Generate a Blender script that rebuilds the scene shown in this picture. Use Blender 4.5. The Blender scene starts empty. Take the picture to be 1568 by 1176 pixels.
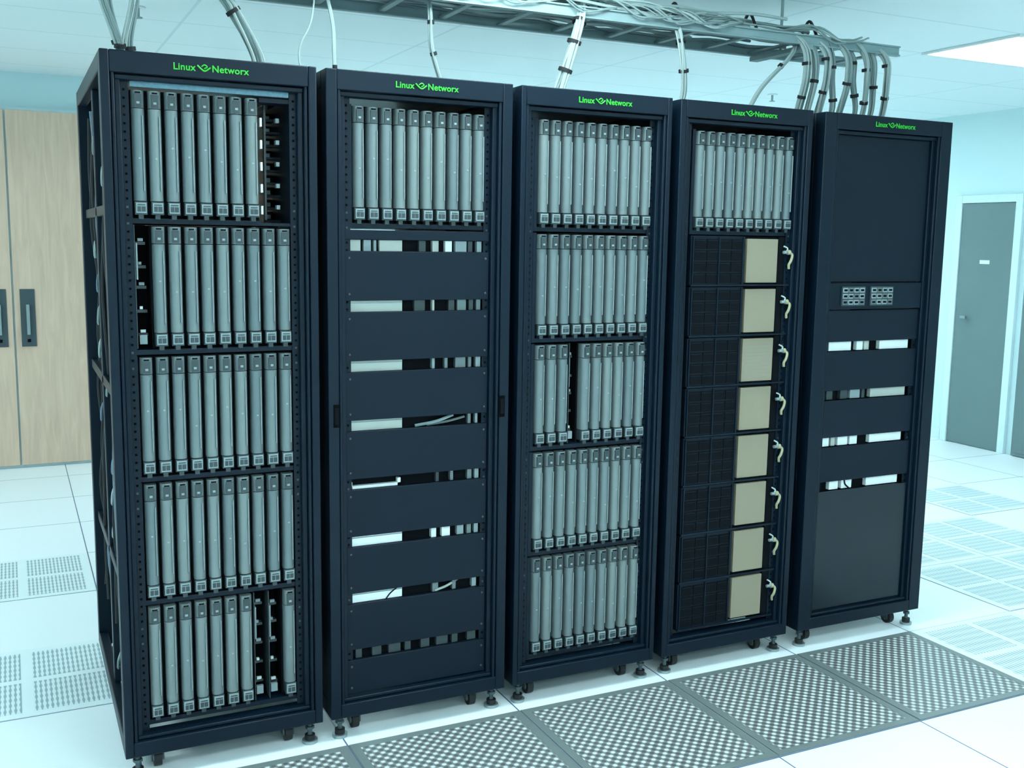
import bpy, math, random
from mathutils import Matrix, Vector
random.seed(7)
scene = bpy.context.scene
COL = bpy.context.collection

# ------------------------------------------------------------------ materials
def new_mat(name):
    m = bpy.data.materials.new(name); m.use_nodes = True
    nt = m.node_tree; b = nt.nodes['Principled BSDF']
    return m, nt, b

def mat(name, color, rough=0.5, metal=0.0, spec=0.5, var=0.06, vscale=12.0, bump=0.0, emit=None, estr=0.0):
    m, nt, b = new_mat(name)
    n = nt.nodes.new('ShaderNodeTexNoise'); n.inputs['Scale'].default_value = vscale
    g = nt.nodes.new('ShaderNodeNewGeometry')
    nt.links.new(g.outputs['Position'], n.inputs['Vector'])
    mx = nt.nodes.new('ShaderNodeMix'); mx.data_type = 'RGBA'
    mx.inputs[6].default_value = (*[c * (1 - var) for c in color], 1)
    mx.inputs[7].default_value = (*[min(1, c * (1 + var)) for c in color], 1)
    nt.links.new(n.outputs['Fac'], mx.inputs[0])
    nt.links.new(mx.outputs[2], b.inputs['Base Color'])
    b.inputs['Roughness'].default_value = rough
    b.inputs['Metallic'].default_value = metal
    b.inputs['Specular IOR Level'].default_value = spec
    if emit:
        b.inputs['Emission Color'].default_value = (*emit, 1); b.inputs['Emission Strength'].default_value = estr
    return m

def grid_mat(name, color, line, bw, bh, ox, oy, mortar, rough, var=0.03, plane='XY'):
    m, nt, b = new_mat(name)
    g = nt.nodes.new('ShaderNodeNewGeometry')
    mp = nt.nodes.new('ShaderNodeMapping'); mp.inputs['Location'].default_value = (-ox, -oy, 0)
    nt.links.new(g.outputs['Position'], mp.inputs['Vector'])
    br = nt.nodes.new('ShaderNodeTexBrick'); br.offset = 0.0; br.squash = 1.0
    br.inputs['Scale'].default_value = 1.0
    br.inputs['Brick Width'].default_value = bw; br.inputs['Row Height'].default_value = bh
    br.inputs['Mortar Size'].default_value = mortar; br.inputs['Mortar Smooth'].default_value = 0.1
    br.inputs['Color1'].default_value = (*[c * (1 - var) for c in color], 1)
    br.inputs['Color2'].default_value = (*color, 1)
    br.inputs['Mortar'].default_value = (*line, 1)
    nt.links.new(mp.outputs[0], br.inputs['Vector'])
    nt.links.new(br.outputs['Color'], b.inputs['Base Color'])
    b.inputs['Roughness'].default_value = rough
    return m

TX, TY, OX, OY = .595, .61, .050, -.045
M = {}
M['black'] = mat('rack_black_paint', (0.0020, 0.0085, 0.0180), 0.40, spec=0.20, var=0.1)
M['panel'] = mat('blank_panel_black', (0.0018, 0.0075, 0.0165), 0.5, spec=0.20, var=0.1)
M['panel_s'] = mat('blank_panel_satin', (0.0018, 0.0075, 0.0150), 0.28, spec=0.40, var=0.1)
M['inner'] = mat('rack_interior_black', (0.002, 0.003, 0.005), 0.8, spec=0.12)
M['hole'] = mat('rail_hole_dark', (0.0005, 0.0008, 0.001), 0.9, spec=0.1)
M['blade'] = mat('blade_bezel_grey', (0.150, 0.185, 0.190), 0.36, metal=0.2, var=0.08)
M['blade2'] = mat('blade_bezel_grey_b', (0.125, 0.160, 0.168), 0.36, metal=0.2, var=0.08)
M['blade3'] = mat('blade_bezel_grey_c', (0.172, 0.207, 0.207), 0.36, metal=0.2, var=0.08)
M['blade_d'] = mat('blade_cap_dark', (0.030, 0.045, 0.050), 0.45)
M['blade_l'] = mat('blade_latch_and_highlight', (0.25, 0.31, 0.32), 0.4)  # light latch parts, also the painted highlight bar on the blades
M['dev'] = mat('switch_front_silver', (0.43, 0.46, 0.42), 0.5, var=0.08)
M['view_w'] = mat('slot_view_white', (0.78, 0.82, 0.82), 0.5, var=0.05)  # white plates stand in for the bright room seen through open slots
M['tan'] = mat('tan_label_panel', (0.290, 0.245, 0.175), 0.7, spec=0.3, var=0.04)
M['yellow'] = mat('connector_cream_yellow', (0.36, 0.34, 0.21), 0.45)
M['green'] = mat('logo_green', (0.025, 0.42, 0.025), 0.5, emit=(0.04, 0.9, 0.03), estr=0.03)  # lettering is no lamp; faint emission added to lift its green
M['steel'] = mat('grey_steel', (0.30, 0.36, 0.37), 0.35, metal=0.6)
M['plate'] = mat('handle_plate_grey', (0.045, 0.07, 0.08), 0.45)
M['tray'] = mat('tray_galvanised_grey', (0.25, 0.34, 0.35), 0.45, metal=0.15, var=0.15)
M['cable'] = mat('cable_light_grey', (0.35, 0.43, 0.42), 0.5, var=0.1)
M['cable2'] = mat('cable_mid_grey', (0.21, 0.28, 0.28), 0.5, var=0.1)
M['cable3'] = mat('cable_blue_grey', (0.11, 0.18, 0.25), 0.5, var=0.1)
M['tie'] = mat('velcro_tie_black', (0.01, 0.012, 0.015), 0.8)
M['strip'] = mat('brushed_strip_bluegrey', (0.13, 0.24, 0.30), 0.45, metal=0.2, var=0.35, vscale=140)
M['rubber'] = mat('rubber_black', (0.006, 0.006, 0.008), 0.6)
M['white'] = mat('white_plastic', (0.75, 0.80, 0.80), 0.5)
M['wall'] = mat('wall_pale_cyan_paint', (0.62, 0.80, 0.82), 0.8, var=0.02, vscale=2)
M['door'] = mat('door_grey_green_paint', (0.14, 0.21, 0.22), 0.6, var=0.06, vscale=3)
M['frame'] = mat('door_frame_pale', (0.64, 0.80, 0.84), 0.6)
M['floor'] = grid_mat('raised_floor_laminate', (0.80, 0.86, 0.88), (0.07, 0.11, 0.22), TX, TY, OX - TX * 20, OY - TY * 20, 0.0026, 0.45, 0.02)
M['ceil'] = grid_mat('acoustic_ceiling_tile', (0.78, 0.87, 0.89), (0.64, 0.75, 0.79), 1.22, 0.61, 4.24 - 1.22 * 10, 0.64 - 0.61 * 20, 0.008, 0.9, 0.02)
M['lamp'] = mat('light_diffuser', (0.9, 0.9, 0.9), 0.5, emit=(0.76, 0.965, 1.0), estr=19.5)

def wood():
    m, nt, b = new_mat('light_oak_veneer')
    g = nt.nodes.new('ShaderNodeNewGeometry')
    mp = nt.nodes.new('ShaderNodeMapping'); mp.inputs['Scale'].default_value = (14, 14, 1.2)
    nt.links.new(g.outputs['Position'], mp.inputs['Vector'])
    n = nt.nodes.new('ShaderNodeTexNoise'); n.inputs['Scale'].default_value = 2.5; n.inputs['Detail'].default_value = 6
    n.inputs['Distortion'].default_value = 0.8
    nt.links.new(mp.outputs[0], n.inputs['Vector'])
    r = nt.nodes.new('ShaderNodeValToRGB')
    r.color_ramp.elements[0].position = 0.3; r.color_ramp.elements[0].color = (0.63, 0.44, 0.32, 1)
    r.color_ramp.elements[1].position = 0.7; r.color_ramp.elements[1].color = (0.75, 0.54, 0.40, 1)
    nt.links.new(n.outputs['Fac'], r.inputs[0]); nt.links.new(r.outputs[0], b.inputs['Base Color'])
    b.inputs['Roughness'].default_value = 0.5
    return m
M['wood'] = wood()

def math_node(nt, op, a, b=None):
    n = nt.nodes.new('ShaderNodeMath'); n.operation = op
    for i, v in enumerate((a, b)):
        if v is None: continue
        if isinstance(v, (int, float)): n.inputs[i].default_value = v
        else: nt.links.new(v, n.inputs[i])
    return n.outputs[0]

def perf_mat():
    m, nt, b = new_mat('perforated_steel_tile')
    g = nt.nodes.new('ShaderNodeNewGeometry'); s = nt.nodes.new('ShaderNodeSeparateXYZ')
    nt.links.new(g.outputs['Position'], s.inputs[0])
    k = 2 * math.pi / 0.036
    sx = math_node(nt, 'SINE', math_node(nt, 'MULTIPLY', s.outputs[0], k))
    sy = math_node(nt, 'SINE', math_node(nt, 'MULTIPLY', s.outputs[1], k))
    p = math_node(nt, 'MULTIPLY', sx, sy)
    r = nt.nodes.new('ShaderNodeValToRGB'); r.color_ramp.interpolation = 'LINEAR'
    e = r.color_ramp.elements
    e[0].position = 0.0; e[0].color = (0.10, 0.12, 0.125, 1)
    e[1].position = 1.0; e[1].color = (0.72, 0.78, 0.78, 1)
    for pos, c in ((0.26, 0.11), (0.36, 0.23), (0.62, 0.25), (0.70, 0.60)):
        q = e.new(pos); q.color = (c * 0.93, c, c, 1)
    nt.links.new(math_node(nt, 'ADD', math_node(nt, 'MULTIPLY', p, 0.5), 0.5), r.inputs[0])
    nt.links.new(r.outputs[0], b.inputs['Base Color'])
    b.inputs['Roughness'].default_value = 0.35; b.inputs['Metallic'].default_value = 0.1
    return m
M['perf'] = perf_mat()
M['perf_rim'] = mat('perforated_tile_rim', (0.19, 0.225, 0.225), 0.4, metal=0.2)

def grille_mat():
    m, nt, b = new_mat('slotted_airflow_tile')
    g = nt.nodes.new('ShaderNodeNewGeometry'); s = nt.nodes.new('ShaderNodeSeparateXYZ')
    nt.links.new(g.outputs['Position'], s.inputs[0])
    sx = math_node(nt, 'SINE', math_node(nt, 'MULTIPLY', s.outputs[0], 2 * math.pi / 0.016))
    sy = math_node(nt, 'SINE', math_node(nt, 'MULTIPLY', s.outputs[1], 2 * math.pi / 0.044))
    p = math_node(nt, 'GREATER_THAN', math_node(nt, 'ADD', sx, math_node(nt, 'MULTIPLY', sy, 0.5)), 0.2)
    mx = nt.nodes.new('ShaderNodeMix'); mx.data_type = 'RGBA'
    mx.inputs[6].default_value = (0.70, 0.80, 0.82, 1); mx.inputs[7].default_value = (0.30, 0.40, 0.44, 1)
    nt.links.new(p, mx.inputs[0]); nt.links.new(mx.outputs[2], b.inputs['Base Color'])
    b.inputs['Roughness'].default_value = 0.4
    return m
M['grille'] = grille_mat()
M['tilewhite'] = mat('airflow_tile_rim_white', (0.74, 0.83, 0.85), 0.45, var=0.02)

# ------------------------------------------------------------------ mesh builder
class MB:
    def __init__(s): s.v = []; s.f = []; s.m = []; s.s = []; s.mats = []
    def mi(s, k):
        if k not in s.mats: s.mats.append(k)
        return s.mats.index(k)
    def box(s, x0, x1, y0, y1, z0, z1, k):
        b = len(s.v); i = s.mi(k)
        s.v += [(x0, y0, z0), (x1, y0, z0), (x1, y1, z0), (x0, y1, z0), (x0, y0, z1), (x1, y0, z1), (x1, y1, z1), (x0, y1, z1)]
        for q in ((0, 3, 2, 1), (4, 5, 6, 7), (0, 1, 5, 4), (1, 2, 6, 5), (2, 3, 7, 6), (3, 0, 4, 7)):
            s.f.append(tuple(b + j for j in q)); s.m.append(i); s.s.append(False)
    def prism(s, prof, z0, z1, k, smooth=True):
        b = len(s.v); n = len(prof); i = s.mi(k)
        s.v += [(x, y, z0) for x, y in prof] + [(x, y, z1) for x, y in prof]
        for j in range(n):
            s.f.append((b + j, b + (j + 1) % n, b + n + (j + 1) % n, b + n + j)); s.m.append(i); s.s.append(smooth)
        s.f.append(tuple(b + n + j for j in range(n))); s.m.append(i); s.s.append(False)
        s.f.append(tuple(b + n - 1 - j for j in range(n))); s.m.append(i); s.s.append(False)
    def tube(s, pts, r, k, seg=8, sub=6, cap=True):
        P = [Vector(p) for p in pts]
        if sub > 1 and len(P) > 2:
            Q = [P[0] * 2 - P[1]] + P + [P[-1] * 2 - P[-2]]; out = []
            for a in range(1, len(Q) - 2):
                p0, p1, p2, p3 = Q[a - 1], Q[a], Q[a + 1], Q[a + 2]
                for t in range(sub):
                    u = t / sub
                    out.append(0.5 * ((2 * p1) + (p2 - p0) * u + (2 * p0 - 5 * p1 + 4 * p2 - p3) * u * u + (3 * p1 - p0 - 3 * p2 + p3) * u ** 3))
            out.append(P[-1]); P = out
        i = s.mi(k); b0 = len(s.v); n = len(P)
        t = (P[1] - P[0]).normalized(); nrm = t.orthogonal().normalized()
        for a in range(n):
            t = (P[min(a + 1, n - 1)] - P[max(a - 1, 0)]).normalized()
            nrm = (nrm - t * nrm.dot(t)).normalized(); bi = t.cross(nrm)
            for j in range(seg):
                an = 2 * math.pi * j / seg
                s.v.append(tuple(P[a] + (nrm * math.cos(an) + bi * math.sin(an)) * r))
        for a in range(n - 1):
            for j in range(seg):
                s.f.append((b0 + a * seg + j, b0 + a * seg + (j + 1) % seg, b0 + (a + 1) * seg + (j + 1) % seg, b0 + (a + 1) * seg + j))
                s.m.append(i); s.s.append(True)
        if cap:
            s.f.append(tuple(b0 + seg - 1 - j for j in range(seg))); s.m.append(i); s.s.append(False)
            s.f.append(tuple(b0 + (n - 1) * seg + j for j in range(seg))); s.m.append(i); s.s.append(False)
    def cyl(s, p0, p1, r, k, seg=20): s.tube([p0, p1], r, k, seg, 1)
    def build(s, name, parent=None, bevel=0.0, loc=None):
        me = bpy.data.meshes.new(name); me.from_pydata(s.v, [], s.f)
        for k in s.mats: me.materials.append(M[k])
        me.polygons.foreach_set('material_index', s.m)
        me.polygons.foreach_set('use_smooth', s.s)
        me.update(); me.set_sharp_from_angle(angle=math.radians(40))
        o = bpy.data.objects.new(name, me); COL.objects.link(o)
        if parent: o.parent = parent
        if loc: o.location = loc
        if bevel:
            md = o.modifiers.new('bevel', 'BEVEL'); md.width = bevel; md.segments = 2; md.limit_method = 'ANGLE'
        return o

def empty(name, loc=(0, 0, 0)):
    e = bpy.data.objects.new(name, None); e.empty_display_size = 0.1; e.location = loc; COL.objects.link(e); return e

# ------------------------------------------------------------------ room shell
RX0, RX1, RY0, RY1, RZ = -3.2, 6.6, -5.6, 4.66, 2.60
b = MB(); b.box(RX0 - .1, RX1 + .1, RY0 - .1, RY1 + .1, -.06, 0, 'floor'); b.build('floor')
b = MB(); b.box(RX0 - .1, RX1 + .1, RY0 - .1, RY1 + .1, RZ, RZ + .06, 'ceil'); b.build('ceiling')
b = MB(); b.box(RX0 - .1, RX1 + .1, RY1, RY1 + .1, 0, RZ, 'wall'); b.build('wall_back')
b = MB(); b.box(RX0 - .1, RX1 + .1, RY0 - .1, RY0, 0, RZ, 'wall'); b.build('wall_front')
b = MB(); b.box(RX0 - .1, RX0, RY0, RY1, 0, RZ, 'wall'); b.build('wall_left')
b = MB(); b.box(RX1, RX1 + .1, RY0, RY1, 0, RZ, 'wall'); b.build('wall_right')

def troffer(x0, y0):
    e = empty('ceiling_light', (x0, y0, RZ)); b = MB()
    w, d = 1.22, 0.61; t = .022
    b.box(0, w, 0, t, -.012, 0, 'white'); b.box(0, w, d - t, d, -.012, 0, 'white')
    b.box(0, t, t, d - t, -.012, 0, 'white'); b.box(w - t, w, t, d - t, -.012, 0, 'white')
    b.build('light_frame', e, 0.002)
    b = MB(); b.box(t, w - t, t, d - t, -.006, -.001, 'lamp'); b.build('light_diffuser', e)
for p in [(4.24, .64), (-2.6, -.58), (.58, -.58), (-2.6, -3.02), (.58, -3.02), (3.02, -3.02), (1.8, -4.85), (1.8, 3.69), (-2.6, 2.47), (4.24, 3.69), (-.64, -4.85)]:
    troffer(*p)

for p in [(.35, 2.2), (4.6, 2.9)]:
    b = MB(); b.cyl((0, 0, -.006), (0, 0, 0), .035, 'white'); b.cyl((0, 0, -.045), (0, 0, -.006), .008, 'steel')
    b.cyl((0, 0, -.05), (0, 0, -.046), .02, 'steel'); b.build('fire_sprinkler', None, loc=(p[0], p[1], RZ))

# wooden cabinet (back left)
e = empty('storage_cabinet', (.035, RY1 - .004, 0))
b = MB()
b.box(-2.1, 1.0, -.06, 0, 0, 2.37, 'frame')
b.build('cabinet_carcass', e)
b = MB(); edges = [-2.08, -1.47, -.865, -.255, .355, .965]
for i in range(5):
    b.box(edges[i] + .006, edges[i + 1] - .006, -.085, -.06, .02, 2.35, 'wood')
b.build('cabinet_doors', e, .002)
b = MB()
for s, c in ((-1, -.255), (1, -.255), (-1, -1.47), (1, -1.47)):
    xx = c + s * .085
    b.box(xx - .045, xx + .045, -.092, -.085, .82, 1.20, 'plate'); b.box(xx - .010, xx + .010, -.115, -.092, .90, 1.10, 'steel')
    b.box(xx - .01, xx + .01, -.10, -.092, .85, .87, 'inner')
b.build('cabinet_handles', e, .002)

# door on the right wall
e = empty('door_1', (RX1, 0, 0))
b = MB(); y0, y1, H = 2.45, 2.94, 1.91
b.box(-.03, 0, y0 - .06, y0, 0, H + .06, 'frame'); b.box(-.03, 0, y1, y1 + .06, 0, H + .06, 'frame'); b.box(-.03, 0, y0, y1, H, H + .06, 'frame')
b.build('door_frame', e, .003)
b = MB(); b.box(-.02, 0, y0 + .004, y1 - .004, .01, H - .004, 'door')
b.box(-.024, -.02, 2.65, 2.74, 1.44, 1.47, 'white')
b.cyl((-.06, 2.84, 1.02), (-.02, 2.84, 1.02), .012, 'steel'); b.box(-.07, -.055, 2.80, 2.85, 1.01, 1.03, 'steel')
b.build('door_leaf', e, .001)
e = empty('metal_locker', (RX1 - .004, 0, 0))
b = MB(); b.box(-.03, 0, 1.2, 2.32, .005, 1.72, 'door'); b.box(-.036, -.03, 1.22, 1.76, .03, 1.70, 'door'); b.box(-.036, -.03, 1.78, 2.30, .03, 1.70, 'door')
b.box(-.05, -.036, 1.72, 1.74, .85, 1.0, 'steel')
b.build('locker_body', e, .003)
b = MB(); b.box(RX1 - .008, RX1, 3.02, RY1, 0, .09, 'frame'); b.build('baseboard_right')
b = MB(); b.box(1.05, RX1 - .01, RY1 - .008, RY1, 0, .09, 'frame'); b.build('baseboard_back')

# ------------------------------------------------------------------ floor tiles
def perf_tile(i, j):
    x0, y0 = OX + TX * i + .003, OY + TY * j + .003; x1, y1 = x0 + TX - .006, y0 + TY - .006; w = .028
    b = MB(); z = .004
    b.box(x0, x1, y0, y0 + w, 0, z, 'perf_rim'); b.box(x0, x1, y1 - w, y1, 0, z, 'perf_rim')
    b.box(x0, x0 + w, y0 + w, y1 - w, 0, z, 'perf_rim'); b.box(x1 - w, x1, y0 + w, y1 - w, 0, z, 'perf_rim')
    b.box(x0 + w, x1 - w, y0 + w, y1 - w, 0, z - .001, 'perf')
    b.build('perforated_floor_tile')
for i in range(0, 5): perf_tile(i, -1)
def grille_tile(i, j):
    x0, y0 = OX + TX * i + .003, OY + TY * j + .003; x1, y1 = x0 + TX - .006, y0 + TY - .006
    b = MB(); z = .003
    b.box(x0, x1, y0, y1, 0, z - .001, 'tilewhite')
    xm, ym = (x0 + x1) / 2, (y0 + y1) / 2
    for (a, c) in ((x0 + .035, xm - .018), (xm + .018, x1 - .035)):
        for (d, f) in ((y0 + .035, ym - .018), (ym + .018, y1 - .035)):
            b.box(a, c, d, f, z - .001, z, 'grille')
    b.build('airflow_floor_tile')
for i, j in [(-1, 1), (-1, 3), (-2, 1), (-2, 3), (5, -1), (6, 0), (6, 1), (7, 1), (8, 2), (7, 0)]:
    grille_tile(i, j)

# ------------------------------------------------------------------ racks
U = .04445
HT = 2.05; ZB = .07; DEP = .98
OH = .238

def blade(b, x, y, zt, h, w):
    zb = zt - h; bm = random.choice(['blade', 'blade', 'blade2', 'blade3'])
    n = 7; prof = []
    for i in range(n):
        t = i / (n - 1); prof.append((x + w * t, y + .010 - .010 * math.sin(math.pi * t) ** .6))
    prof += [(x + w, y + .035), (x, y + .035)]
    b.prism(prof, zb + .043, zt - .052, bm)
    b.prism(prof, zt - .050, zt - .004, bm)
    b.box(x + w * .20, x + w * .80, y - .0025, y + .004, zt - .048, zt - .014, 'blade_d')
    b.box(x + w * .38, x + w * .62, y - .004, y, zt - .040, zt - .034, 'blade_l')
    b.box(x + w * .28, x + w * .72, y - .001, y + .01, zt - .012, zt - .008, 'inner')
    b.box(x + w * .80, x + w * .86, y - .0005, y + .006, zb + .07, zt - .07, 'blade_l')  # light bar paints the highlight down the right of the bezel
    zz = zb + .155 + random.choice([0, 0, .008, -.02, .03])
    b.box(x + w * .42, x + w * .58, y - .0012, y + .004, zz, zz + .004, 'blade_l')
    b.box(x, x + w, y + .002, y + .035, zb + .006, zb + .041, 'blade_d')
    b.box(x + w * .08, x + w * .92, y - .003, y + .002, zb + .010, zb + .038, 'blade_l')
    b.box(x + w * .18, x + w * .46, y - .0045, y - .003, zb + .014, zb + .028, 'blade_d')
    b.box(x + w * .52, x + w * .84, y - .0045, y - .003, zb + .014, zb + .028, 'blade_d')
    b.box(x + w * .2, x + w * .82, y - .0045, y - .003, zb + .031, zb + .034, 'blade_d')
    b.box(x + w * .3, x + w * .7, y + .006, y + .03, zb - .006, zb + .006, 'blade_d')

def blade_row(b, c, cx, zt, dark=(), empt=()):
    h = .341; n = 10; HW = .218; x0 = cx - HW; p = 2 * HW / n; w = .0325; y = .028
    for i in range(n):
        x = x0 + p * i
        if i in empt: continue
        if i in dark: c.box(x, x + p, y + .12, .66, zt - h, zt, 'inner')
        else: c.box(x, x + p, y + .034, .66, zt - h - .004, zt - .001, 'inner')
        if i in dark:
            c.box(x + .001, x + .003, y + .01, y + .12, zt - h, zt, 'blade_d')
            for q in range(5):
                zz = zt - .03 - q * .062 - random.uniform(0, .01)
                b.box(x + .008, x + .034, y + .05, y + .07, zz - .022, zz - .014, 'blade_d')
                b.box(x + .014, x + .028 - .006 * (q % 2), y + .045, y + .052, zz - .012, zz - .004, 'white' if q > 2 else 'blade_l')
            b.box(x + .006, x + .010, y + .02, y + .04, zt - .15, zt - .05, 'blade_l')
            b.box(x + .010, x + .030, y + .03, y + .04, zt - h + .01, zt - h + .036, 'blade_l')
        else:
            blade(b, x + (p - w) / 2, y, zt, h, w)
    c.box(x0 - .012, x0, y + .01, .66, zt - h - .018, zt + .001, 'black')
    c.box(x0 + 2 * HW, x0 + 2 * HW + .012, y + .01, .66, zt - h - .018, zt + .001, 'black')
    xe = x0 + 2 * HW if not empt else x0 + p * min(empt)
    c.box(x0, xe, y + .012, .66, zt - h - .018, zt - h - .004, 'black')
    if empt:
        xa = x0 + p * min(empt); xb = x0 + 2 * HW
        c.box(xa, xb, y + .012, .66, zt - h - .018, zt - h - .010, 'black')
        c.box(xa, xb, y + .012, .10, zt - .012, zt, 'black')
        for q in range(9):
            zz = zt - .015 - q * .037
            c.box(xa + .066, xb + .05, .27, .28, zz - .030, zz - .002, 'inner')
            c.box(xa + .056, xa + .074, .24, .26, zz - .024, zz - .012, 'blade_l')
            c.box(xa + .04, xb + .02, .16, .18, zz - .036, zz - .029, 'panel')
        for q in range(5):
            zz = zt - .05 - q * .062
            c.box(xa + .056, xa + .066, .08, .10, zz - .012, zz, 'blade_l')
            c.box(xa + .004, xa + .010, .05, .07, zz - .028, zz - .004, 'view_w')  # white flecks stand in for bright see-through slits
        c.box(xa + .030, xa + .036, .12, .13, zt - h, zt, 'blade_d')

def logo(e, cx, y, z):
    for txt, xo, al in (('Linux', -.0217, 'RIGHT'), ('Networx', .0217, 'LEFT')):
        cu = bpy.data.curves.new('logo_text', 'FONT'); cu.body = txt; cu.size = .0255; cu.extrude = .0006; cu.align_x = al
        cu.offset = .0005; cu.space_character = 1.05
        cu.materials.append(M['green'])
        o = bpy.data.objects.new('logo_text', cu); COL.objects.link(o); o.parent = e
        o.location = (cx + xo, y, z - .009); o.rotation_euler = (math.pi / 2, 0, 0)
    b = MB()
    b.tube([(cx - .017, y - .001, z + .006), (cx - .006, y - .001, z - .004), (cx + .004, y - .001, z - .008), (cx + .018, y - .001, z + .002)], .0022, 'green', 6)
    b.tube([(cx - .006, y - .001, z + .003), (cx + .002, y - .001, z + .008), (cx + .009, y - .001, z + .003), (cx + .001, y - .001, z - .002)], .0018, 'green', 6)
    b.build('logo_emblem', e)

def rack_base(e, w, cx, side=False):
    b = MB(); pl = cx - OH - .016
    for s in (0, 1):
        f = (lambda a: a) if s == 0 else (lambda a: w - a)
        def bx(a0, a1, *r):
            q = sorted((f(a0), f(a1))); b.box(q[0], q[1], *r)
        bx(0, pl - .012, 0, .055, ZB, HT, 'black')
        bx(pl - .010, pl, .004, .055, ZB, HT - .02, 'black')
        bx(pl, pl + .016, .018, .06, ZB + .05, HT - .06, 'black')
        bx(0, .045, DEP - .05, DEP, ZB, HT, 'black')
        bx(0, .03, .055, DEP - .05, HT - .05, HT, 'black')
        bx(0, .03, .055, DEP - .05, ZB, ZB + .05, 'black')
        for zz in (.55, 1.1, 1.62): bx(.012, .028, .055, DEP - .05, zz, zz + .03, 'black')
        bx(.012, .04, .45, .49, ZB + .05, HT - .05, 'black')
        if side: bx(0.001, .006, .055, DEP - .05, ZB + .04, HT - .04, 'panel')
    b.box(pl - .012, w - pl + .012, 0, .055, HT - .058, HT, 'black')
    b.box(pl, w - pl, .012, .055, HT - .074, HT - .060, 'black')
    b.box(pl - .012, w - pl + .012, 0, .055, ZB, ZB + .045, 'black')
    b.box(pl, w - pl, .012, .06, ZB + .047, ZB + .058, 'black')
    b.box(.03, w - .03, .055, DEP, HT - .012, HT - .002, 'black')
    b.box(.045, w - .045, DEP - .05, DEP, HT - .06, HT, 'black'); b.box(.045, w - .045, DEP - .05, DEP, ZB, ZB + .06, 'black')
    b.build('frame', e, .003)
    b = MB()
    for s in (-1, 1):
        xa, xb = sorted((cx + s * (OH + .002), cx + s * (OH - .020)))
        b.box(xa, xb, .036, .039, ZB + .06, HT - .065, 'black')
        b.box(xa, xb, .74, .76, ZB + .06, HT - .065, 'black')
        xm = (xa + xb) / 2
        z = 1.962
        while z > ZB + .1:
            b.box(xm - .003, xm + .003, .0345, .0365, z - .012, z - .006, 'hole' if int(z * 100) % 5 else 'blade_d')
            b.box(xm - .003, xm + .003, .0345, .0365, z - .034, z - .028, 'hole')
            z -= U
    b.build('mounting_rails', e)
    b = MB()
    for xx in (.035, w - .035):
        for yy in (.03, DEP - .04):
            b.cyl((xx, yy, .0), (xx, yy, .010), .024, 'steel'); b.cyl((xx, yy, .010), (xx, yy, .026), .016, 'rubber')
            b.cyl((xx, yy, .026), (xx, yy, ZB + .01), .007, 'plate', 12); b.cyl((xx, yy, .045), (xx, yy, .053), .014, 'plate', 6)
    for xx in (.095, w - .095):
        for yy in (.075, DEP - .10):
            b.cyl((xx - .011, yy, .027), (xx + .011, yy, .027), .027, 'rubber'); b.cyl((xx - .013, yy, .027), (xx + .013, yy, .027), .012, 'steel')
            b.box(xx - .018, xx - .014, yy - .015, yy + .015, .02, .062, 'plate'); b.box(xx + .014, xx + .018, yy - .015, yy + .015, .02, .062, 'plate')
            b.box(xx - .022, xx + .022, yy - .022, yy + .022, .060, .071, 'plate')
    b.build('feet_and_casters', e)

ZT = 1.957; P8 = .3630; P4 = .1815
XS = [(0, .580), (.6065, 1.2046), (1.2350, 1.8020), (1.8370, 2.4140), (2.4724, 3.1171)]
SH = [.002, .006, .014, .020, 0]
LG = [-.024, -.008, 0, 0, 0]
racks = []
for i, (xa, xb) in enumerate(XS):
    e = empty('server_rack', (xa, 0, 0)); w = xb - xa
    racks.append((e, w, w / 2 + SH[i])); rack_base(e, w, w / 2, side=(i > 0)); logo(e, w / 2 + LG[i], -.0012, HT - .030)  # side panels added on the middle racks to keep joints and interiors dark

# rack 1
e, w, cx = racks[0]; b = MB(); c = MB()
c.box(cx - .214, cx + .214, .034, .05, 1.962, 1.984, 'strip')
blade_row(b, c, cx, ZT, empt=(8, 9)); blade_row(b, c, cx, ZT - P8, dark=(0,)); blade_row(b, c, cx, ZT - 2 * P8)
blade_row(b, c, cx, ZT - 3 * P8); blade_row(b, c, cx, ZT - 4 * P8, dark=(7, 8))
b.build('blade_servers', e); c.build('blade_chassis', e)
b = MB()
for q in range(12):
    yy = .20 + .06 * q; pts = []
    z = 1.95
    while z > .2:
        pts.append((.030 + random.uniform(-.012, .012), yy + random.uniform(-.03, .03), z)); z -= .18
    b.tube(pts, .006, random.choice(['cable3', 'tie', 'tie', 'tie']), 6, 4)
for q in range(16):
    z = 1.9 - q * .11; y = random.uniform(.3, .75)
    b.box(.034, .052, y, y + .05, z, z + .03, random.choice(['white', 'blade_l', 'blade_d']))
    b.tube([(.04, y, z), (.022, y - .03, z - .03), (.024, y + .02, z - .08), (.04, y + .06, z - .05)], .004, random.choice(['cable', 'cable2', 'cable3']), 6, 4)
b.build('side_cabling', e)

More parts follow.
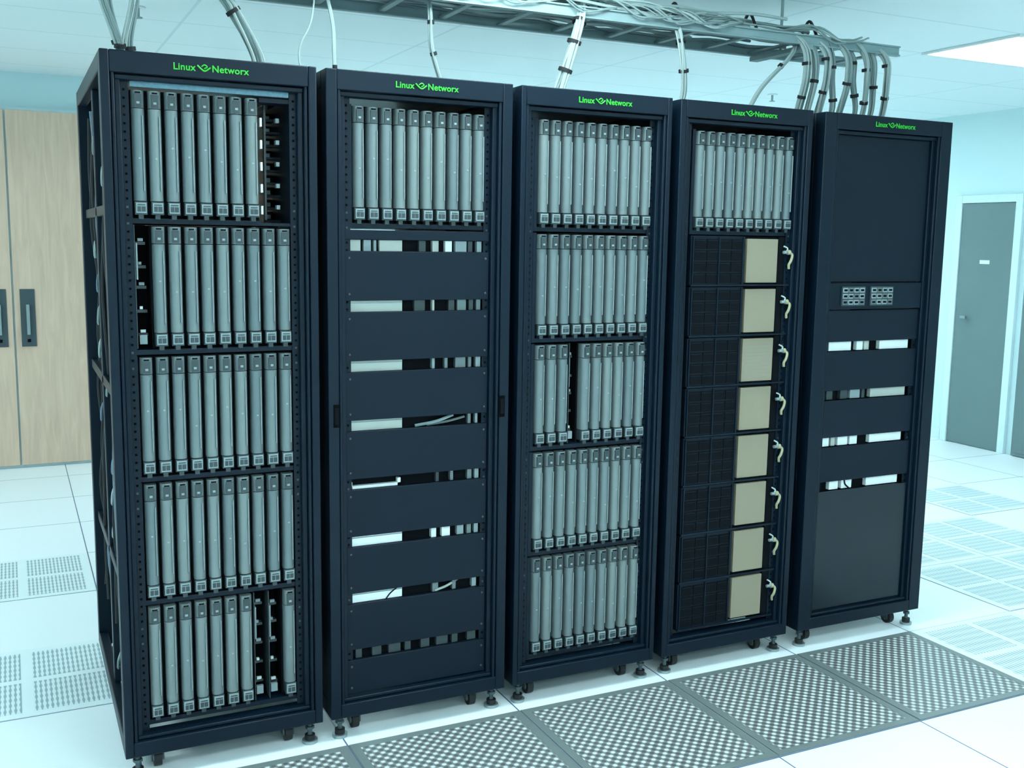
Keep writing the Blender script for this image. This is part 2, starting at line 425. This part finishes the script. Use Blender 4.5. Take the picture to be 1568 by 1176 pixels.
# rack 2
e, w, cx = racks[1]; b = MB(); c = MB()
blade_row(b, c, cx, ZT); b.build('blade_servers', e); c.build('blade_chassis', e)
b = MB(); cx = w / 2; xl, xr = cx - .236, cx + .236
g0 = 1.563; gh = .035
b.box(xl, xr, .030, .034, g0, ZT - .341 - .024, 'panel')
for k in range(8):
    zt = g0 - P4 * 1.012 * k - gh
    zb = g0 - P4 * 1.012 * (k + 1) if k < 7 else .132
    b.box(xl, xr, .030, .034, zb, zt, 'panel')
    b.box(xl, xr, .034, .050, zt - .004, zt, 'panel'); b.box(xl, xr, .034, .050, zb, zb + .004, 'panel')
    for sx in (xl + .012, xr - .012):
        b.cyl((sx, .027, zt - .02), (sx, .031, zt - .02), .004, 'blade_d', 8); b.cyl((sx, .027, zb + .02), (sx, .031, zb + .02), .004, 'blade_d', 8)
b.build('blank_panels', e, .0012)
b = MB()
for k in range(8):
    zt = g0 - P4 * 1.012 * k; zb = zt - gh
    b.box(xl, xr, .060, .40, zb - .008, zt + .008, 'inner')
    L = []
    if k < 7: L = [(.004, .185, 'dev' if k < 4 else 'view_w')]  # lower white plates imitate the bright floor seen through the gaps
    if k == 0: L = [(.004, .052, 'dev'), (.062, .085, 'blade_l'), (.094, .102, 'blade_l'), (.112, .185, 'dev'), (.24, .262, 'blade_d'), (.285, .305, 'dev'), (.328, .35, 'view_w'), (.362, .40, 'blade_l'), (.405, .42, 'blade_d'), (.436, .452, 'blade_l')]
    elif k == 1: L += [(.225, .26, 'blade_d'), (.285, .292, 'dev'), (.34, .36, 'blade_d'), (.37, .40, 'blade'), (.41, .425, 'blade_d'), (.436, .45, 'blade')]
    elif k == 2: L += [(.285, .294, 'blade_l'), (.328, .338, 'blade'), (.365, .40, 'blade'), (.41, .42, 'blade'), (.436, .452, 'blade_l')]
    elif k == 3: L += [(.41, .42, 'blade'), (.436, .444, 'blade_l')]
    elif k == 4: L = [(.30, .31, 'blade_d'), (.35, .36, 'blade'), (.41, .425, 'blade'), (.436, .45, 'blade_l')]
    elif k == 5: L += [(.285, .302, 'view_w'), (.322, .350, 'view_w'), (.375, .398, 'blade_l'), (.41, .425, 'blade'), (.436, .45, 'blade_l')]
    elif k == 6: L += [(.29, .31, 'blade'), (.36, .372, 'blade'), (.43, .445, 'blade_l')]
    else: L = [(.03 + q * .055, .05 + q * .055 + .01 * (q % 3), 'blade_d') for q in range(8)]
    for a, d, m in L:
        b.box(xl + a, xl + d, .044, .060, zb + .001, zt - .001, m)
        if m in ('dev', 'view_w') and d - a > .1:
            b.box(xl + a, xl + d, .0425, .044, zt - .009, zt - .007, 'blade_l')
    if k == 4:
        b.box(xl + .008, xl + .180, .044, .060, zb + .001, zb + .010, 'view_w'); b.box(xl + .008, xl + .022, .044, .060, zb + .001, zt - .012, 'view_w'); b.box(xl + .17, xl + .180, .044, .060, zb + .001, zt - .01, 'view_w')
    if k == 3:
        b.tube([(xl + .23, .05, zb + .004), (xl + .30, .046, zb + .014), (xl + .36, .05, zt - .004)], .005, 'blade_l', 6)
        b.tube([(xl + .27, .05, zb + .004), (xl + .34, .046, zb + .012), (xl + .40, .05, zt - .012)], .004, 'blade', 6)
    if k == 6: b.tube([(xl + .13, .042, zb), (xl + .145, .041, zb + .018), (xl + .17, .042, zt)], .002, 'inner', 6)
    if k == 6: b.tube([(xl + .30, .046, zb + .004), (xl + .34, .046, zb + .014), (xl + .38, .05, zt - .004)], .004, 'dev', 6)
b.build('switches_and_slot_views', e)
b = MB()
for xx in (.024, w - .024):
    b.box(xx - .010, xx + .010, -.002, .001, 1.00, 1.07, 'hole'); b.box(xx - .006, xx + .006, -.004, -.002, 1.01, 1.06, 'inner')
b.build('latches', e, .003)

# rack 3
e, w, cx = racks[2]; b = MB(); c = MB()
for k in range(5): blade_row(b, c, cx, ZT - k * P8 * 1.004, dark=(3,) if k == 2 else ())
b.build('blade_servers', e); c.build('blade_chassis', e)

# rack 4
e, w, cx = racks[3]; b = MB(); c = MB()
blade_row(b, c, cx, ZT); b.build('blade_servers', e); c.build('blade_chassis', e)
b = MB(); xl, xr = cx - .224, cx + .220
for k in range(8):
    zt = ZT - .341 - .022 - P4 * k; zb = zt - .176
    b.box(xl, xr - .02, .05, .70, zb, zt, 'inner')
    b.box(xl, xl + .236, .034, .05, zb, zt, 'panel')
    for i in range(4):
        for j in range(4):
            xa = xl + .014 + i * .054; za = zb + .010 + j * .040
            b.box(xa, xa + .049, .031, .034, za, za + .035, 'inner')
            b.box(xa + .003, xa + .046, .0305, .032, za + .028, za + .030, 'panel')
    for xa in (xl + .006, xl + .118, xl + .224): b.box(xa, xa + .005, .028, .034, zb + .004, zt - .004, 'black')
    b.box(xl, xr - .005, .026, .034, zb - .002, zb + .004, 'black')
    b.box(xl + .248, xl + .388, .036, .05, zb + .010, zt - .008, 'tan')
    if k == 2:
        for q in range(10): b.box(xl + .258, xl + .321, .0355, .036, zb + .025 + q * .013, zb + .0262 + q * .013, 'cable2'); b.box(xl + .328, xl + .376, .0355, .036, zb + .025 + q * .013, zb + .0262 + q * .013, 'cable2')
    b.box(xr - .050, xr, .040, .05, zb, zt, 'inner')
    zc = zt - .055
    b.cyl((xr - .042, .02, zc), (xr - .020, .02, zc), .006, 'steel', 10)
    b.cyl((xr - .024, .02, zc), (xr - .012, .02, zc), .009, 'yellow', 10)
    b.tube([(xr - .014, .02, zc), (xr - .006, .014, zc - .010), (xr - .010, .014, zc - .03), (xr - .014, .02, zc - .045), (xr - .010, .024, zc - .06)], .005, 'yellow', 8)
    b.tube([(xr - .034, .03, zc + .022), (xr - .024, .02, zc + .014), (xr - .028, .02, zc)], .003, 'cable', 6)
b.build('storage_units', e, .0008)

# rack 5
e, w, _ = racks[4]; cx = w / 2; b = MB(); xl, xr = cx - .236, cx + .236
def pan(z0, z1, m='panel'):
    b.box(xl, xr, .028, .033, z0, z1, m)
pan(1.430, HT - .075)
b.box(xl, xr, .022, .05, 1.325, 1.425, 'black')
gaps = [1.200, 1.010, .826, .650]; gz = .038
pan(1.200, 1.320)
for k, g in enumerate(gaps):
    nb = gaps[k + 1] if k < 3 else .132
    pan(nb, g - gz, 'panel' if k < 3 else 'panel_s')
b.build('blank_panels', e, .0015)
b = MB()
for gx in (xl + .055, xl + .200):
    b.box(gx, gx + .118, .017, .022, 1.338, 1.412, 'blade_d')
    for i in range(4):
        for j in range(3):
            xa = gx + .004 + i * .028; za = 1.343 + j * .023
            b.box(xa, xa + .024, .014, .017, za, za + .018, 'blade_l' if (i + j) % 3 else 'blade')
            b.box(xa + .004, xa + .020, .013, .014, za + .005, za + .013, 'inner')
b.build('port_panel', e)
b = MB()
sets = [[(.028, .14, 'view_w'), (.169, .200, 'view_w'), (.208, .232, 'dev'), (.288, .440, 'view_w')],
        [(.03, .06, 'blade_d'), (.10, .135, 'blade_d'), (.15, .20, 'blade_l'), (.21, .225, 'blade_d'), (.255, .440, 'dev')],
        [(.02, .055, 'view_w'), (.066, .085, 'dev'), (.10, .15, 'view_w'), (.162, .20, 'view_w'), (.265, .435, 'view_w')],
        [(.070, .115, 'view_w'), (.133, .185, 'view_w'), (.262, .430, 'view_w')]]  # white plates imitate bright see-through openings
for g, ops in zip(gaps, sets):
    b.box(xl, xr, .060, .4, g - gz - .008, g + .008, 'inner')
    for a, d, m in ops:
        b.box(xl + a, xl + d, .042, .060, g - gz + .002, g - .002, m)
b.tube([(xl + .168, .039, gaps[3] - gz + .003), (xl + .150, .039, gaps[3] - gz + .018), (xl + .145, .039, gaps[3] - .003)], .003, 'inner', 6)
b.build('switches_and_slot_views', e)

# ------------------------------------------------------------------ overhead cable tray
TZ = 2.36; TY0, TY1 = .30, .60; TX1 = 3.11
e = empty('overhead_cable_tray'); TRAY = e
b = MB()
for yy in (TY0, TY1):
    b.box(-1.2, TX1, yy - .004, yy + .004, TZ - .014, TZ + .019, 'tray'); b.box(-1.2, TX1, yy - .012, yy + .012, TZ + .016, TZ + .022, 'tray'); b.box(-1.2, TX1, yy - .012, yy + .012, TZ - .018, TZ - .012, 'tray')
x = -1.1
while x < TX1:
    b.box(x - .012, x + .012, TY0, TY1, TZ - .012, TZ - .003, 'tray'); x += .23
b.build('ladder_tray', e, .001)
b = MB()
for xx in (-.6, 2.62):
    b.cyl((xx, .45, TZ - .03), (xx, .45, RZ), .006, 'tray', 10)
    b.box(xx - .02, xx + .02, TY0 - .02, TY1 + .02, TZ - .035, TZ - .018, 'tray')
    b.box(xx - .03, xx + .03, .42, .48, RZ - .008, RZ, 'tray')
b.build('hanger_rods', e)
b = MB()
for q in range(38):
    x0 = -1.15; x1 = random.uniform(2.3, 2.95); y0 = random.uniform(TY0 + .02, TY1 - .03); pts = []
    x = x0; ph = random.uniform(0, 6); lift = random.uniform(.004, .070)
    while x < x1:
        pts.append((x, min(TY1 - .015, max(TY0 + .012, y0 + .05 * math.sin(x * 2.1 + ph) + random.uniform(-.02, .02))), TZ + lift + random.uniform(-.008, .016))); x += .16
    b.tube(pts, random.choice([.004, .0045, .006]), random.choice(['cable', 'cable', 'cable2', 'cable2', 'cable3']), 6, 4)
for q in range(22):
    xx = random.uniform(.7, 2.6); r = random.uniform(.03, .09); dz = random.uniform(0, .015)
    b.tube([(xx, .36, TZ + .04), (xx + .1, .30, TZ + .035 + r * .3), (xx + .2, .278, TZ + .012 - dz), (xx + .3, .285, TZ + .02), (xx + .4, .34, TZ + .05)], random.choice([.003, .004]), random.choice(['cable', 'cable2', 'cable2']), 6, 5)
for xx in [-.4, .2, .7, 1.0, 1.35, 1.7, 2.05, 2.4, 2.7]:
    yc = .38; b.tube([(xx, yc - .05, TZ + .03), (xx, yc, TZ + .095), (xx, yc + .05, TZ + .03)], .006, 'tie', 6)
b.build('tray_cables', e)

def bundle(pts, n, R, r, ties=(.3, .7), keys=('cable', 'cable', 'cable2')):
    b = MB(); P = [Vector(p) for p in pts]
    for q in range(n):
        a = q * 2.399; rr = R * math.sqrt((q + .3) / n); tw = random.uniform(-.6, .6)
        b.tube([(p.x + rr * math.cos(a + tw * i), p.y + rr * math.sin(a + tw * i), p.z + random.uniform(-.003, .003) * (i < len(P) - 1)) for i, p in enumerate(P)], r, keys[q % len(keys)], 6, 6)
    for t in ties:
        s = t * (len(P) - 1); i = min(int(s), len(P) - 2); u = s - i; c = P[i].lerp(P[i + 1], u); d = (P[i + 1] - P[i]).normalized() * .006
        b.tube([c - d, c + d], R + r * .95, 'tie', 12, 1)
    return b.build('cable_bundle', TRAY)
zt = 2.0535
bundle([(.04, .36, 2.36), (.045, .34, 2.25), (.085, .33, 2.12), (.09, .35, zt)], 5, .014, .0035, (.7,))
bundle([(.06, .38, 2.37), (.055, .37, 2.25), (.08, .36, 2.14), (.11, .38, zt)], 6, .016, .0035, (.7,))
bundle([(.14, .36, 2.37), (.135, .35, 2.25), (.11, .35, 2.13), (.12, .36, zt)], 5, .016, .0035, (.75,))
bundle([(.30, .40, 2.39), (.40, .40, 2.30), (.44, .40, 2.24), (.50, .41, 2.13), (.51, .42, zt)], 16, .019, .005, (.42,))
bundle([(.70, .36, 2.39), (.73, .35, 2.25), (.735, .35, 2.15), (.74, .36, zt)], 2, .004, .004, (.8,))
bundle([(.68, .36, 2.39), (.66, .35, 2.25), (.62, .35, 2.15), (.635, .36, zt)], 1, .001, .003, ())
bundle([(1.06, .36, 2.39), (1.06, .34, 2.30), (1.065, .34, 2.20), (1.10, .35, 2.10), (1.12, .36, zt)], 3, .007, .005, (.3, .55))
bundle([(1.64, .36, 2.40), (1.61, .30, 2.36), (1.58, .28, 2.28), (1.55, .30, 2.16), (1.52, .32, zt)], 17, .021, .0048, (.35, .55, .75))
bundle([(2.02, .36, 2.40), (2.02, .30, 2.34), (2.03, .28, 2.24), (2.055, .30, 2.13), (2.055, .33, zt)], 11, .015, .0042, (.35, .6))
bundle([(2.62, .36, 2.39), (2.55, .30, 2.30), (2.42, .31, 2.17), (2.36, .33, zt)], 4, .008, .004, (.45,))
for k, (xx, xd) in enumerate([(2.60, 2.62), (2.66, 2.665), (2.70, 2.72), (2.75, 2.79), (2.81, 2.83), (2.86, 2.91), (2.91, 2.95), (2.97, 3.0), (3.02, 3.06)]):
    xd = max(xd, 2.53)
    bundle([(xx - .12, .38, 2.38), (xx - .04, .32 + .01 * (k % 3), 2.385), (xx + .005, .28 + .02 * (k % 2), 2.32), (xx + .015, .28 + .02 * (k % 2), 2.22), (xd - .005, .31, 2.12), (xd, .34, zt)], 7 if k % 2 else 11, .013, .0040, ((.5, .75), (.62,), (.45, .7))[k % 3])

# ------------------------------------------------------------------ camera
yaw, pit, rol, fpx = .4517, -.1378, .0153, 1587.73
f = Vector((math.sin(yaw) * math.cos(pit), math.cos(yaw) * math.cos(pit), math.sin(pit)))
r = Vector((math.cos(yaw), -math.sin(yaw), 0)); u = r.cross(f)
r2 = r * math.cos(rol) + u * math.sin(rol); u2 = -r * math.sin(rol) + u * math.cos(rol)
cam = bpy.data.objects.new('camera', bpy.data.cameras.new('camera')); COL.objects.link(cam)
mw = Matrix.Identity(4)
for i in range(3): mw[i][0] = r2[i]; mw[i][1] = u2[i]; mw[i][2] = -f[i]
mw.translation = Vector((-.2391, -2.9987, 1.5679)); cam.matrix_world = mw
cam.data.sensor_width = 36; cam.data.lens = 36 * fpx / 1568; cam.data.clip_start = .05
scene.camera = cam

wd = bpy.data.worlds.new('world'); scene.world = wd; wd.use_nodes = True
wd.node_tree.nodes['Background'].inputs[0].default_value = (.7, .9, 1, 1); wd.node_tree.nodes['Background'].inputs[1].default_value = .3
scene.view_settings.view_transform = 'Standard'; scene.view_settings.exposure = 0.0
